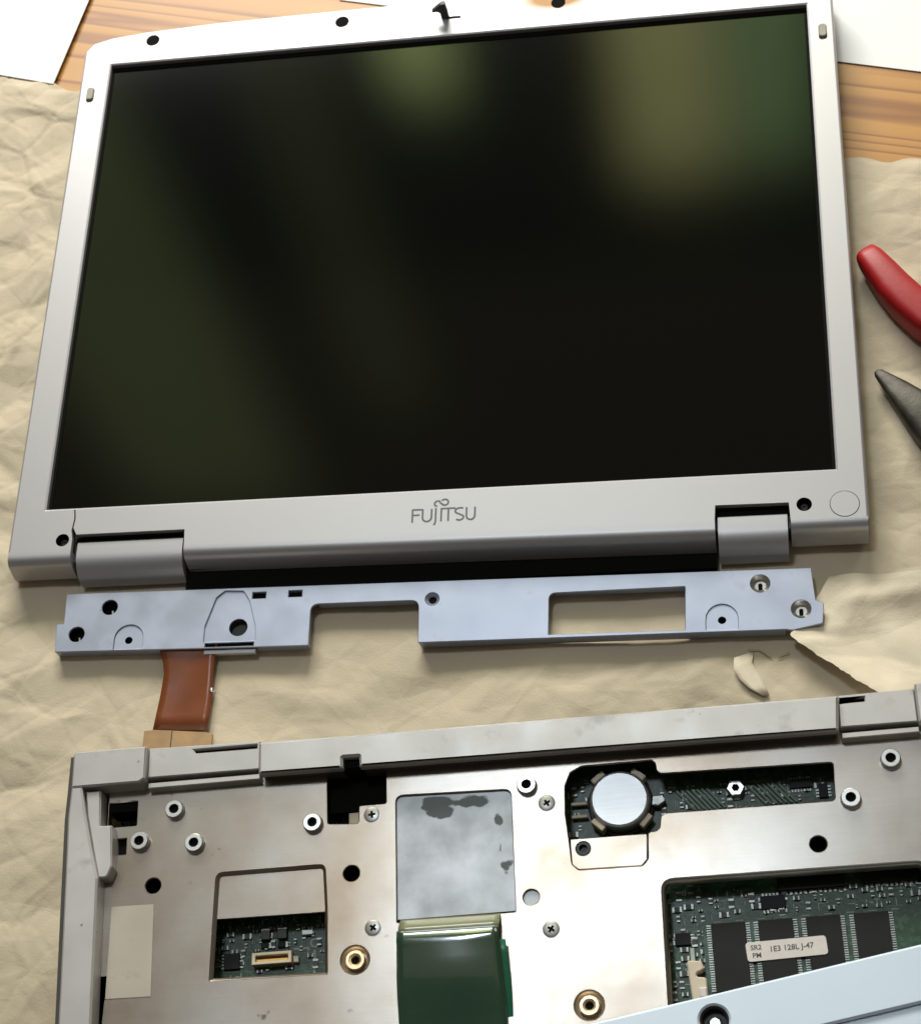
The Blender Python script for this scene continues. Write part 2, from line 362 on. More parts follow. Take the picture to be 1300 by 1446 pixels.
# ------------------------------------------------------------------ crumpled kraft paper
def creases(X, Y, n, seed, smin, smax, amp):
    g = np.random.default_rng(seed); H = np.zeros_like(X)
    x0, x1, y0, y1 = X.min(), X.max(), Y.min(), Y.max()
    for i in range(n):
        px, py = g.uniform(x0, x1), g.uniform(y0, y1); a = g.uniform(0, 2*math.pi); s = g.uniform(smin, smax)
        dx, dy = X-px, Y-py; c, sn = math.cos(a), math.sin(a)
        u = c*dx+sn*dy; v = -sn*dx+c*dy
        H += g.choice([-1, 1])*amp*s*(np.abs(u)/s-0.55)*np.exp(-(u*u)/(2*s*s)-(v*v)/(2*(2.2*s)**2))
    return H
def facets(X, Y, cell, seed):
    """distance to the border between crumple facets (sharp crease network)"""
    g = np.random.default_rng(seed); n = 140; J = g.random((n, n, 2))
    gx = np.floor(X/cell).astype(int); gy = np.floor(Y/cell).astype(int)
    d1 = np.full(X.shape, 1e9); d2 = np.full(X.shape, 1e9)
    for i in (-1, 0, 1):
        for j in (-1, 0, 1):
            a, b = gx+i, gy+j; p = J[a % n, b % n]
            d = np.hypot((a+p[..., 0])*cell-X, (b+p[..., 1])*cell-Y)
            d2 = np.minimum(d2, np.maximum(d1, d)); d1 = np.minimum(d1, d)
    return d2-d1
def smoothmask(X, Y, boxes, soft):
    k = np.zeros_like(X)
    for (x0, x1, y0, y1) in boxes:
        dx = np.maximum(np.maximum(x0-X, X-x1), 0); dy = np.maximum(np.maximum(y0-Y, Y-y1), 0)
        k = np.maximum(k, np.clip(1-np.hypot(dx, dy)/soft, 0, 1))
    return k*k*(3-2*k)
def sheet(name, xs, ys, warp, zf, material, parent=None, th=0.15, keep=None):
    X, Y = np.meshgrid(xs, ys); Xw, Yw = warp(X, Y); Z = zf(Xw, Yw)
    ny, nx = X.shape; V = np.stack([Xw, Yw, Z], -1).reshape(-1, 3)
    i = np.arange(ny-1)[:, None]*nx+np.arange(nx-1)[None, :]
    F = np.stack([i, i+1, i+1+nx, i+nx], -1).reshape(-1, 4)
    if keep is not None:
        c = V[F].mean(1); F = F[keep(c[:, 0], c[:, 1])]
    me = bpy.data.meshes.new(name); me.from_pydata((V*S).tolist(), [], F.tolist()); me.update()
    for p in me.polygons: p.use_smooth = True
    return link(name, me, material, parent)
feet = [(-10, 313, -22, 240), (38, 345, -330, -112), (12, 296, -58, -36)]
def paper_z(X, Y):
    wx = X+creases(X, Y, 60, 21, 15, 40, 0.5); wy = Y+creases(X, Y, 60, 22, 15, 40, 0.5)
    z = 0.10*facets(wx*0.7+wy*0.25, wy, 52, 1)-0.085*facets(wx*0.8, wy-0.2*wx, 30, 2)+0.050*facets(wx*0.8+0.3*wy, wy, 15, 3)
    z -= 0.55*np.exp(-facets(wx*0.9-0.35*wy, wy, 33, 6)/1.1)+0.4*np.exp(-facets(wx, wy*0.8+0.4*wx, 21, 7)/0.9)
    z += 0.35*np.exp(-facets(wx*0.8+0.5*wy, wy, 26, 12)/1.0)+creases(X, Y, 90, 3, 8, 24, 0.06)
    z = z-z.mean()+0.9; k = smoothmask(X, Y, feet, 22)
    left = np.clip((25-X)/55, 0, 1)+np.clip((X-300)/40, 0, 1)*0.25
    z *= 0.34+0.46*np.clip(left, 0, 1)
    return np.clip(z, -0.9, 7)*(1-k)+np.clip(z*0.5, -0.9, 1.0)*k
kp = empty('kraft_paper', (0, 0, 0), 0, 'large crumpled brown kraft paper sheet spread under the whole laptop', 'paper')
def warp_main(X, Y):
    t = (Y-(-235))/(465)                       # 0 front .. 1 rear edge
    rear = 224.6-0.206*(X+19.5)+1.6*np.sin(X*0.11)+0.9*np.sin(X*0.37+1)+9*np.exp(-((X+75)/30)**2)
    return X, -235+t*(rear+235)
sheet('crumpled_sheet', np.concatenate([np.linspace(-95, 55, 190), np.linspace(56, 270, 130), np.linspace(271, 390, 110)]), np.linspace(-235, 230, 470), warp_main, paper_z, M['kraft'], kp)
# small torn flap of the big sheet
V = []; F = []
edgeA = [(271.5, -65.0), (270.8, -69.5), (272.8, -74), (275.2, -78.5), (276.4, -82.2)]
edgeB = [(264.5, -67.5), (264.2, -72), (266, -76), (269.5, -79.8), (274, -82.5)]
for i in range(5):
    for k in range(5):
        s = k/4; x = edgeA[i][0]*(1-s)+edgeB[i][0]*s; y = edgeA[i][1]*(1-s)+edgeB[i][1]*s
        V.append((x, y, 1.2+1.1*s*s*(1-0.15*abs(i-2))+0.25*((i*7+k*3) % 4)/3))
F = [(i*5+k, i*5+k+1, i*5+k+6, i*5+k+5) for i in range(4) for k in range(4)]
o = obj('torn_flap', V, F, M['kraft2'], kp, smooth=True)
sm = o.modifiers.new('t', 'SOLIDIFY'); sm.thickness = 0.00025
mb = MB(); mb.ribbon([(269.5, -64.2), (273.4, -64.5), (277.6, -67.6)], 0.45, 1.25); mb.ribbon([(280.2, -67.6), (284.0, -65.9)], 0.45, 1.25)
mb.build('tear_line', M['tan'], kp)
# second sheet, its near corner curled up beside the bracket
kp2 = empty('kraft_paper', (0, 0, 0), 0, 'pale kraft paper sheet with curled-up corner at right end of the silver-blue strip', 'paper')
def warp2(X, Y):
    u = (X-0)/1.0; v = Y                        # u 0..1 from left edge to right, v 0..1 front to rear
    lx = np.interp(v, [0, 0.35, 0.62, 0.80, 0.90, 1.0], [345, 316, 299.5, 284.5, 288, 300])
    ly = np.interp(v, [0, 0.35, 0.62, 0.80, 0.90, 1.0], [-112, -88, -75, -61.5, -57, -37])
    ry = np.interp(v, [0, 1.0], [-112, -34])
    lx = lx+0.5*np.sin(v*23)+0.25*np.sin(v*71+1)+0.2*np.sin(v*190)
    return lx*(1-u)+440*u, ly*(1-u)+ry*u
def z2(X, Y):
    lx = np.interp(Y, [-112, -88, -75, -61.5, -57, -37], [345, 316, 299.5, 284.5, 288, 300])
    d = np.maximum(X-lx, 0)
    lift = np.interp(Y, [-112, -92, -80, -64, -56, -40], [5, 7.0, 6.5, 6.0, 3.0, 0.6])
    fold = 1.6*np.exp(-((Y+47-0.08*(X-300))/3.5)**2)*np.clip((X-300)/12, 0, 1)
    return 1.9+lift*np.exp(-(d/15)**2)+fold+0.09*facets(X+0.3*Y, Y, 21, 8)+creases(X, Y, 50, 9, 5, 18, 0.06)
sheet('curled_sheet', np.linspace(0, 1, 90), np.linspace(0, 1, 90), warp2, z2, M['kraft2'], kp2)

# white sheets at the back
def white_sheet(label, corners, z):
    e = empty('white_paper', (0, 0, 0), 0, label, 'paper', 'white sheets on the table')
    V = []; F = []; n = 14; c = [Vector((*p, 0)) for p in corners]
    for i in range(n+1):
        for j in range(n+1):
            u, v = i/n, j/n; p = (c[0]*(1-u)+c[1]*u)*(1-v)+(c[3]*(1-u)+c[2]*u)*v
            V.append((p.x, p.y, z+0.5*math.sin(3.1*u+2*v)*u*v))
    F = [(i*(n+1)+j, (i+1)*(n+1)+j, (i+1)*(n+1)+j+1, i*(n+1)+j+1) for i in range(n) for j in range(n)]
    o = obj('sheet', V, F, M['white'], e); md = o.modifiers.new('t', 'SOLIDIFY'); md.thickness = 0.0002
    return e
white_sheet('glaring white paper sheet at the left, its corner by the crumpled kraft paper', [(-180, 274), (-31.7, 228.8), (-2, 363), (-150, 408)], 1.0)
white_sheet('glaring white paper sheet behind the display, its edge running down to the right', [(98, 265), (420, 177), (470, 380), (150, 460)], -0.7)

# ------------------------------------------------------------------ display lid
lid = empty('display_lid', (0, 0, 0), 0, 'silver laptop display lid with a dark switched-off screen, lying detached on kraft paper', 'laptop display')
OW, OH = 305.0, 225.0
top = [(314, 200), (314, 233), (311.5, 236.5), (303, 239.6), (288, 241.6), (255, 243.0), (200, 243.6), (152, 243.8), (104, 243.6), (48, 242.8), (16, 241.2), (0, 239.4), (-8.5, 237.0), (-11.4, 233.0), (-11.4, 200)]
left_slit = [(13.2, -17.5), (13.2, -13), (12.4, -9), (12.9, -4), (12.4, 0)]
bez = [(0, 0), (0, OH), (OW, OH), (OW, 0), (12.9, 0), (13.5, -4), (13.1, -8), (14.6, -11.0), (58, -11.0), (58.4, -17.5), (259.6, -17.5), (259.9, -12.0), (286.6, -12.3), (287, -19.6), (314, -19.6)]+top+[(-11.4, -17.5)]+left_slit
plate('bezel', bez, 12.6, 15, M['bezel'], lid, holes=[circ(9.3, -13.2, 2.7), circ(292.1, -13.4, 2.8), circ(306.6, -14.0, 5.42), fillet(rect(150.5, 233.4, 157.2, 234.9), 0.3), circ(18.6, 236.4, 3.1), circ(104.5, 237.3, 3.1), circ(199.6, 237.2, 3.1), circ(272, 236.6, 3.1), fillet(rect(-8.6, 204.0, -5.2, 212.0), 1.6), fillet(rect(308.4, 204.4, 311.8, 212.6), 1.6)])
shell_o = [(x*1.0+(0.9 if x > 150 else (-2.7 if y < 215 else -0.9)), y+(0.8 if y > 230 else 0)) for x, y in ([(314, -21)]+top[:-1]+[(-11.4, 214), (-11.4, -17), (-10.6, -21)])]
plate('back_shell', shell_o, 1.6, 10.5, M['shell'], lid, bevel=0.4)
# sloping outer rim between bezel and shell
rim = [(314, -19.6)]+top+[(-11.4, -17.5)]
ro = inset(rim[::-1], 0)                          # (kept in order, only offset outward below)
V = []; F = []
n = len(rim)
for i, (x, y) in enumerate(rim):
    a = Vector(rim[max(i-1, 0)]); b = Vector(rim[min(i+1, n-1)]); d = (b-a).normalized(); nr = Vector((d.y, -d.x))
    for off, z in ((0, 15), (0.55, 14.75), (0.95, 14.2), (1.15, 13), (1.15, 10.3)): V.append((x+nr.x*off, y+nr.y*off, z))
for i in range(n-1):
    for k in range(4): F.append((i*5+k, i*5+k+1, (i+1)*5+k+1, (i+1)*5+k))
auto_smooth(obj('outer_rim', V, F, M['silver'], lid), 50)
# inner sloped lip of the screen opening
V = []; ins = 0.7
for k, z in ((0, 15), (ins, 14.6), (ins+0.1, 12.7)): V += [(k, k, z), (OW-k, k, z), (OW-k, OH-k, z), (k, OH-k, z)]
F = [(q*4+i, q*4+(i+1) % 4, q*4+4+(i+1) % 4, q*4+4+i) for q in range(2) for i in range(4)]
obj('opening_lip', V, F, M['silver'], lid)
scr = bbox('screen', 1.9, OW-1.9, 1.7, OH-3.0, 10.6, 12.2, M['screen'], lid, bevel=0.0)
plate('screen_gasket', rect(-1, -1, OW+1, OH+1), 10.6, 12.5, M['void'], lid, holes=[rect(1.9, 1.7, OW-1.9, OH-3.0)])
# rounded lower lip segments
def lip_prof(dy=0.0, y0=-17.5):
    pr = [(y0, 15.0)] if y0 > -19 else []
    for k in range(9):
        a = math.radians(90-k*10.5); pr.append((-19.0+dy-4.2*math.cos(a), 10.8+4.2*math.sin(a)))
    pr += [(-24.6+dy, 5.2), (-24.2+dy, 3.4), (-22.6+dy, 2.2), (y0, 2.2)]
    return pr
extrude_x('lower_lip', lip_prof(0), -12.0, 13.2, M['silver'], lid)
lipc = extrude_x('lower_lip', lip_prof(0.3), 58.4, 259.6, M['silver'], lid)
for v in lipc.data.vertices:              # the lower edge runs slightly out to the right
    if v.co.y < -0.0185: v.co.y -= 0.0022*(v.co.x-0.0584)/0.2012
extrude_x('lower_lip', lip_prof(-0.6, -19.6), 287.0, 314.6, M['silver'], lid)
def barrel(x0, x1, y0, dz=0):
    pr = [(y0, 5), (y0, 12.6), (y0-0.5, 13.1)]
    for k in range(11):
        a = math.radians(90-k*9); pr.append((y0-5.2-9.0*math.cos(a), 3.2+9.9*math.sin(a)))
    pr += [(y0-14.2, 2.0), (y0, 2.0)]
    b = extrude_x('hinge_barrel', pr, x0, x1, M['silver'], lid)
    return b
barrel(15.0, 57.2, -13.4); barrel(260.6, 285.8, -15.8)
MB().box(13.4, 58.3, -13.2, -11.0, 2.2, 11.0).build('hinge_well', M['void'], lid); MB().box(259.7, 286.9, -15.6, -12.2, 2.2, 11.0).build('hinge_well', M['void'], lid)
hb = MB().box(57.4, 259.6, -32.4, -22.0, 1.8, 4.6).box(57.4, 259.6, -24.2, -22.0, 4.6, 6.2); hb.build('hinge_bar', M['void'], lid)
# screw wells, covers, bumpers, pad
for cx, cy, r in ((9.3, -13.2, 2.7), (292.1, -13.4, 2.8)):
    s_ = lathe('screw_well', [(r, 14.9), (r*0.96, 11.5), (0, 11.5)], M['void'], lid, cx, cy)
    lathe('screw', [(1.7, 11.6), (1.7, 12.3), (1.2, 12.7), (0.5, 12.7), (0.4, 12.2), (0, 12.2)], M['tool'], lid, cx, cy)
pd = lathe('round_pad', [(5.3, 12.8), (5.3, 14.9), (5.05, 15.1), (0, 15.1)], M['silver'], lid, 306.6, -14.0)
for cx, cy in ((18.6, 236.4), (104.5, 237.3), (199.6, 237.2), (272, 236.6)):
    lathe('screw_cover', [(2.95, 12.8), (2.95, 14.5), (2.5, 14.75), (0, 14.75)], M['void'], lid, cx, cy)
for cx, cy in ((-6.9, 208.0), (310.1, 208.5)):
    bp = plate('bumper', fillet(rect(cx-1.55, cy-2.9, cx+1.55, cy+3.9), 1.45), 12.7, 15.9, M['rubber'], lid, bevel=0.35)
    plate('bumper_slot', fillet(rect(cx-1.5, cy-3.95, cx+1.5, cy-2.95), 0.4), 12.7, 14.2, M['void'], lid)
# latch hook standing up from the rear bezel
hk = [(-1.6, 0), (1.7, 0), (1.6, 5.0), (1.3, 9.6), (-0.6, 9.4), (-2.4, 8.0), (-5.0, 5.6), (-4.8, 5.0), (-2.9, 5.1), (-1.7, 4.2)]
Vp, Fp = plate_data(hk, [], 0, 1.8, 0.2)
obj('latch_hook', [(150.4+x, 234.9-z*1.0+0.6, 14.4+y) for x, y, z in Vp], Fp, M['shell'], lid)
plate('latch_slot', rect(150.6, 233.5, 157.1, 234.8), 12.6, 14.0, M['void'], lid)
# maker's name, printed strokes
def arc(cx, cy, rx, ry, a0, a1, n=8): return [(cx+rx*math.cos(math.radians(a0+(a1-a0)*i/n)), cy+ry*math.sin(math.radians(a0+(a1-a0)*i/n))) for i in range(n+1)]
lg = MB(); wd = 0.68
st = []
st.append([(0, 0), (0, 5.2), (3.4, 5.2)]); st.append([(0, 2.9), (2.6, 2.9)])
st.append([(3.9, 5.2), (3.9, 1.7)]+arc(5.6, 1.7, 1.7, 1.7, 180, 360)+[(7.3, 5.2)])
st.append([(8.9, 5.4), (8.9, 0.2)]+arc(7.9, 0.2, 1.0, 1.8, 0, -65, 5))
st.append([(11.0, 0), (11.0, 5.2)])
st.append([(11.0, 5.2), (16.2, 5.2)]); st.append([(13.7, 0), (13.7, 5.2)])
st.append(arc(18.2, 3.95, 1.9, 1.25, 60, 225, 8)+[(19.2, 1.9)]+arc(18.0, 1.25, 1.5, 1.25, 20, -135, 8))
st.append([(20.6, 5.2), (20.6, 1.7)]+arc(22.2, 1.7, 1.6, 1.7, 180, 360)+[(23.8, 5.2)])
st.append(arc(9.6, 7.4, 1.3, 1.15, 250, 60, 9)+[(10.6, 7.6), (11.6, 6.9)]+arc(12.2, 7.9, 1.35, 1.25, 235, 500, 14))
for p in st: lg.ribbon([(146.8+x, -12.9+y) for x, y in p], wd, 15.06, 0.04)
lg.build('logo_lettering', M['ink'], lid)

# ------------------------------------------------------------------ hinge cover strip (bracket)
KZ = 6.5
br = empty('hinge_cover_strip', (9.72, -56.75, 0), -0.4, 'long silver-blue metal strip with notch and window, lying below the display hinges', 'metal strip')
out = [(0.6, 24.4), (1.2, 11.8), (-1.6, 11.6), (-0.9, 0.0), (57.4, -0.4), (97.9, -0.6), (97.6, 16.3), (138.6, 16.3), (139.2, -1.0), (187, -0.9), (272.8, -0.6), (274.7, -1.0), (285.8, 1.4), (286.4, 9.5), (283.6, 10.6), (282.5, 23.6)]
out = fillet(out, [0.4, 0.3, 0.3, 0.8, 0, 0.3, 3.2, 3.2, 0.3, 0, 0, 0, 0.8, 0.8, 0.3, 0.5])
win = fillet([(187.4, 0.5), (236.9, 0.5), (237.1, 17.9), (187.3, 17.2)], [0.2, 0.2, 0.5, 2.6])
clip = fillet([(57.3, 2.1), (57.2, 8.5), (60.6, 20.5), (63.7, 23.2), (71.0, 22.8), (73.6, 18.6), (76.8, 8.0), (77.2, 2.1)], [0, 1, 1.5, 1.5, 1.5, 1.5, 1, 0])
def ushape(cx, w_, h_): return [(cx-w_, 0.35)]+arc(cx, h_-w_, w_, w_, 180, 0, 10)+[(cx+w_, 0.35)]
U1 = ushape(27.8, 5.6, 10.4); U2 = ushape(250.1, 5.7, 10.3)
hl = [rect(58.0, 0.05, 76.8, 1.6), win, clip, U1, U2, circ(18.7, 18.0, 3.1), circ(6.9, 7.1, 3.1), rect(74.6, 19.5, 79.8, 22.1), rect(88.6, 19.6, 93.8, 22.3), circ(143.7, 16.6, 2.6), circ(264.1, 18.0, 3.5), circ(278.3, 7.3, 3.5)]
plate('top_panel', out, KZ-1.0, KZ, M['blue_silver'], br, holes=hl, bevel=0.22)
plate('embossed_tab', inset(U1, -0.1)[::1] if sarea(U1) < 0 else U1, KZ-1.3, KZ-0.55, M['blue_silver'], br, holes=[circ(27.8, 4.1, 1.5, 18)])
plate('embossed_tab', U2, KZ-1.3, KZ-0.55, M['blue_silver'], br, holes=[circ(250.1, 4.1, 1.5, 18)])
plate('clip_panel', clip, KZ-2.0, KZ-0.7, M['blue_silver'], br, holes=[circ(70.1, 8.0, 3.6)])
MB().box(57.6, 77.2, -0.2, 1.9, KZ-1.9, KZ-1.5).build('clip_slot', M['void'], br)
bbox('clip_lip', 57.3, 77.4, -2.2, -0.7, KZ-3.2, KZ-1.4, M['silver'], br, bevel=0.2)
# down-turned flanges
fl = MB()
fl.box(-0.7, 57.2, 0.35, 1.1, 1.0, KZ-1.0).box(77.5, 97.6, 0.05, 0.8, 1.0, KZ-1.0).box(139.5, 272.5, -0.6, 0.15, 1.0, KZ-1.0)
fl.box(1.5, 282, 22.2, 22.9, 1.0, KZ-1.0).box(96.6, 97.3, 1, 15.8, 1.6, KZ-1.0).box(139.0, 139.7, 0.3, 15.8, 1.6, KZ-1.0).box(100, 137, 16.8, 17.5, 1.6, KZ-1.0).box(189, 236.8, 18.4, 19.1, 1.6, KZ-1.0).box(237.3, 238, 0.5, 17.6, 1.6, KZ-1.0)
fl.build('flange', M['blue_silver'], br); br.scale = (1.0037, 1.0037, 1)
for cx, cy, r in ((27.8, 4.1, 1.5), (250.1, 4.1, 1.5)): lathe('hole_backing', [(r, KZ-0.7), (r, KZ-3), (0, KZ-3)], M['void'], br, cx, cy, n=18)  # black cups stand in for the shade below the tab holes
for cx, cy in ((18.7, 18.0), (6.9, 7.1)):
    lathe('hole_backing', [(3.05, KZ-0.8), (3.05, KZ-4.5), (0, KZ-4.5)], M['void'], br, cx, cy)  # black cup in place of the shade under the strip
    o = bbox('spring_tip', -0.35, 0.35, -2.6, -0.4, KZ-2.6, KZ-2.2, M['bright'], br, bevel=0.1, loc=(cx+0.4, cy, 0), rz=12)
lathe('hole_backing', [(3.55, KZ-1.5), (3.5, KZ-4.5), (0, KZ-4.6)], M['shell'], br, 70.1, 8.0)
MB().box(74.4, 80, 19.3, 22.2, KZ-2.2, KZ-1.8).box(88.4, 94, 19.4, 22.4, KZ-2.2, KZ-1.8).build('slot_backing', M['void'], br)
lathe('countersunk_hole', [(2.6, KZ-0.1), (1.5, KZ-1.2), (1.45, KZ-3), (0, KZ-3)], M['blue_silver'], br, 143.7, 16.6)
lathe('hole_backing', [(1.4, KZ-1.5), (0, KZ-1.5)], M['void'], br, 143.9, 16.4)
for cx, cy in ((264.1, 18.0), (278.3, 7.3)):
    lathe('countersunk_hole', [(3.5, KZ-0.05), (3.0, KZ-0.9), (2.1, KZ-1.6), (2.0, KZ-2.4), (0, KZ-2.4)], M['bright'], br, cx, cy)
    plate('keyhole', fillet(rect(cx-0.75, cy-1.9, cx+0.75, cy+1.0), 0.7), KZ-2.6, KZ-2.2, M['void'], br)

# ------------------------------------------------------------------ amber ribbon cable
cb = empty('ribbon_cable', (0, 0, 0), 0, 'amber-brown flat ribbon cable between the metal strip and the laptop base', 'cable')
pl = [(51.5, 74.0, -50, 4.6), (50.0, 72.0, -57, 4.4), (51.6, 71.6, -62, 3.6), (52.1, 71.5, -66, 3.0), (51.8, 71.5, -70, 2.5), (51.2, 71.6, -76, 2.2), (50.5, 71.3, -82, 2.2), (49.9, 70.9, -88.5, 2.5)]
V = []; F = []; nw = 9
for i, (xa, xb, y, z) in enumerate(pl):
    for k in range(nw):
        s = k/(nw-1); V.append((xa+(xb-xa)*s, y-1.2*s*(0.7 if i > 3 else 0), z+0.25*math.sin(5*s+i*0.5)+0.5*s*s))
F = [(i*nw+k, i*nw+k+1, (i+1)*nw+k+1, (i+1)*nw+k) for i in range(len(pl)-1) for k in range(nw-1)]
o = obj('flex_strip', V, F, M['orange'], cb, smooth=True); md = o.modifiers.new('t', 'SOLIDIFY'); md.thickness = 0.0003
plate('stiffener', [(46.9, -88.9), (50.5, -88.6), (70.9, -90.2), (73.2, -91.0), (73.5, -104), (46.8, -104)], 2.0, 3.4, M['tan'], cb, bevel=0.15)
MB().box(57.5, 57.9, -96, -89.4, 3.4, 3.5).build('fold_mark', M['shell'], cb)
lathe('rivet', [(0.9, 2.0), (0.9, 3.4), (0.5, 3.9), (0, 3.95)], M['bright'], cb, 71.3, -73.2, n=14)

# ------------------------------------------------------------------ laptop base
BA = 3.4
base = empty('laptop_base', (33.443, -109.601, 0), BA, 'opened laptop base showing bare metal chassis plate, green circuit board and rear silver bar', 'laptop')
PZ = 28.0
case = [(0, -13.4), (-0.5, -24.4), (0.1, -46.2), (1.2, -96.3), (2.0, -135), (13.2, -135), (12.5, -97.0), (11.6, -47.0), (8.8, -36.8), (5.8, -23.7), (3.8, -13.4)]
plate('case_wall', case, 2.0, 36.0, M['case'], base, bevel=0.7)
plate('corner_block', fillet([(0, 0), (26.7, -0.2), (26.5, -12.2), (24.5, -13.5), (0, -13.4)][::-1], [0, 0.6, 0.6, 0.4, 1.6]), 2.0, 36.0, M['case'], base, bevel=0.6)
ear = fillet([(4.6, -14.6), (10.2, -14.6), (10.8, -27.6), (15.0, -27.8), (15.8, -42.6), (14.2, -46.6), (11.2, -46.4), (8.9, -36.8), (5.9, -23.7)], [0.3, 0.3, 0.2, 0.3, 1.6, 1.6, 0.3, 0, 0])
plate('side_dark_strip', [(-1.7, -1.0), (0.0, -1.0), (0.0, -13.4), (-0.5, -24.4), (0.1, -46.2), (1.2, -96.3), (2.0, -135), (0.2, -135), (-0.7, -96.3), (-1.9, -46.2), (-2.4, -24.4), (-2.0, -13.4)], 28.0, 33.6, M['shell'], base)  # dark strip that shows as a thin black line on the left edge
plate('side_ear', ear, 26.6, 34.0, M['case'], base, bevel=0.5)
plate('rear_rail', [(26.7, 0.0), (66.9, -0.9), (66.9, -11.3), (26.7, -11.0)][::-1], 2.0, 33.0, M['case'], base, bevel=0.35, holes=[[(42.8, -1.9), (65.8, -2.0), (65.8, -3.5), (43.8, -3.3)]])
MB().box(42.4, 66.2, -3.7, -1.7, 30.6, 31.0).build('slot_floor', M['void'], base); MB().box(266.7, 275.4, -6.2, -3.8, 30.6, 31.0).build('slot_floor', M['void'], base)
bbox('rail_lip', 26.7, 66.9, -14.7, -12.7, 24.0, 32.2, M['case'], base, bevel=0.3)
MB().box(26.7, 66.9, -12.7, -11.3, 24, 29.0).build('rail_groove', M['shell'], base)
plate('rear_rail', [(266.4, -3.0), (291.6, -2.8), (291.4, -14.7), (266.0, -14.4)][::-1], 2.0, 33.0, M['case'], base, bevel=0.35, holes=[[(267.0, -4.2), (275.2, -4.2), (275.0, -5.9), (267.0, -5.9)]])
bbox('rail_lip', 266.2, 291.6, -18.2, -16.2, 24.0, 32.2, M['case'], base, bevel=0.3)
MB().box(266.2, 291.6, -16.2, -14.7, 24, 29.0).build('rail_groove', M['shell'], base)
plate('corner_block', fillet([(291.8, -2.2), (312, -2.0), (312, -17.4), (293.2, -17.2), (291.6, -15.8)][::-1], 0.6), 2.0, 36.0, M['case'], base, bevel=0.6)
bbox('case_wall', 303, 312, -135, -17.4, 2.0, 35.0, M['case'], base, bevel=0.7)
# centre bar with its rounded rear edge and a notch at the front
barq = [(67.1, -2.5), (266.6, -4.1), (265.2, -16.6), (102.9, -14.75), (102.7, -10.9), (97.0, -10.8), (97.0, -14.7), (67.3, -14.3)][::-1]
plate('centre_bar', fillet(barq, [0.3, 0.15, 0.3, 0.3, 0.15, 0.3, 0.8, 0.8]), 32.6, 36.0, M['case'], base, bevel=0.9)
plate('bar_front', [(68, -4.0), (265, -5.4), (264.4, -16.0), (103.6, -14.2), (103.4, -10.6), (96.4, -10.5), (96.3, -14.1), (68, -13.7)][::-1], 24.5, 32.6, M['shell'], base)  # dark material stands in for the shade below the bar's cap
bbox('bar_support', 68, 265, -8.2, -4.6, 2.0, 24.5, M['void'], base, bevel=0)
obj('notch_backing', *(lambda q: (q.V, q.F))(MB().box(96.6, 103.1, -13.8, -10.4, 26, 33)), M['void'], base)

# chassis plate with its openings
tray = [(172.7, -43.4), (172.8, -51.6), (175.0, -55.0), (196.4, -55.5), (198.7, -53.5), (199.2, -43.7)]
batt_o = [(172.4, -25), (174.4, -20.4), (178.4, -18.4), (202.2, -18.4), (203.4, -19.5), (203.6, -22.2), (205.0, -23.5), (262.4, -24.6), (261.6, -38.1), (205.6, -37.6), (203.9, -38.6), (203.3, -42.6), (201.9, -43.7), (199.2, -43.7), (198.7, -53.0), (196.6, -55.3), (175.4, -55.0), (173.3, -52.8), (172.7, -43.4), (172.0, -35.2)]
ram_o = fillet([(202.4, -60.4), (287.5, -60.9), (289, -135), (201.0, -135)], [4.2, 3.0, 0, 0])
win_o = fillet([(51.2, -46.0), (89.2, -46.0), (90.0, -61.0), (90.2, -83.8), (50.0, -83.3), (50.6, -62.0)], [2.6, 2.4, 0, 0.3, 0.3, 0])
heat_o = fillet([(114.0, -23.4), (153.8, -24.6), (153.8, -67.7), (113.9, -68.3)], [2.6, 2.6, 0.5, 0.5])
top_o = fillet([(89.8, -9.6), (110.6, -9.6), (110.5, -25.9), (101.0, -25.9), (101.0, -32.4), (90.1, -31.6)], [0, 0, 0.6, 0.8, 1.2, 1.0])
rh = [(28.9, -48.7, 2.75), (98.4, -49.9, 2.8), (254.5, -52.5, 2.8), (159.2, -63.0, 2.7), (177.3, -47.6, 0)]
holes = [fillet(batt_o, 1.3, 3), ram_o, win_o, heat_o, top_o, fillet(rect(11.6, -26.3, 21.8, -17.3), 0.3), rect(14.7, -36.6, 18.5, -30.8), rect(11.6, -87.0, 14.1, -79.4)]
holes += [circ(x, y, r) for x, y, r in rh if r]
holes += [circ(99.6, -79.8, 4.9), circ(176.4, -100.3, 4.9)]
ramdeep = [h for h in holes]
plate_out = [(9.8, -8.2), (302.6, -8.2), (302.6, -134.6), (289.3, -134.6), (289.3, -134.0), (287.8, -63.5)]
ram_in = fillet([(202.4, -60.4), (287.5, -60.9), (289, -130), (201.2, -130)], [4.2, 3.0, 0.3, 0.3]); holes[1] = ram_in
chassis = plate('chassis_plate', rect(11.2, -134.6, 302.6, -8.4), PZ-1.0, PZ, M['plate'], base, holes=holes, bevel=0.28)
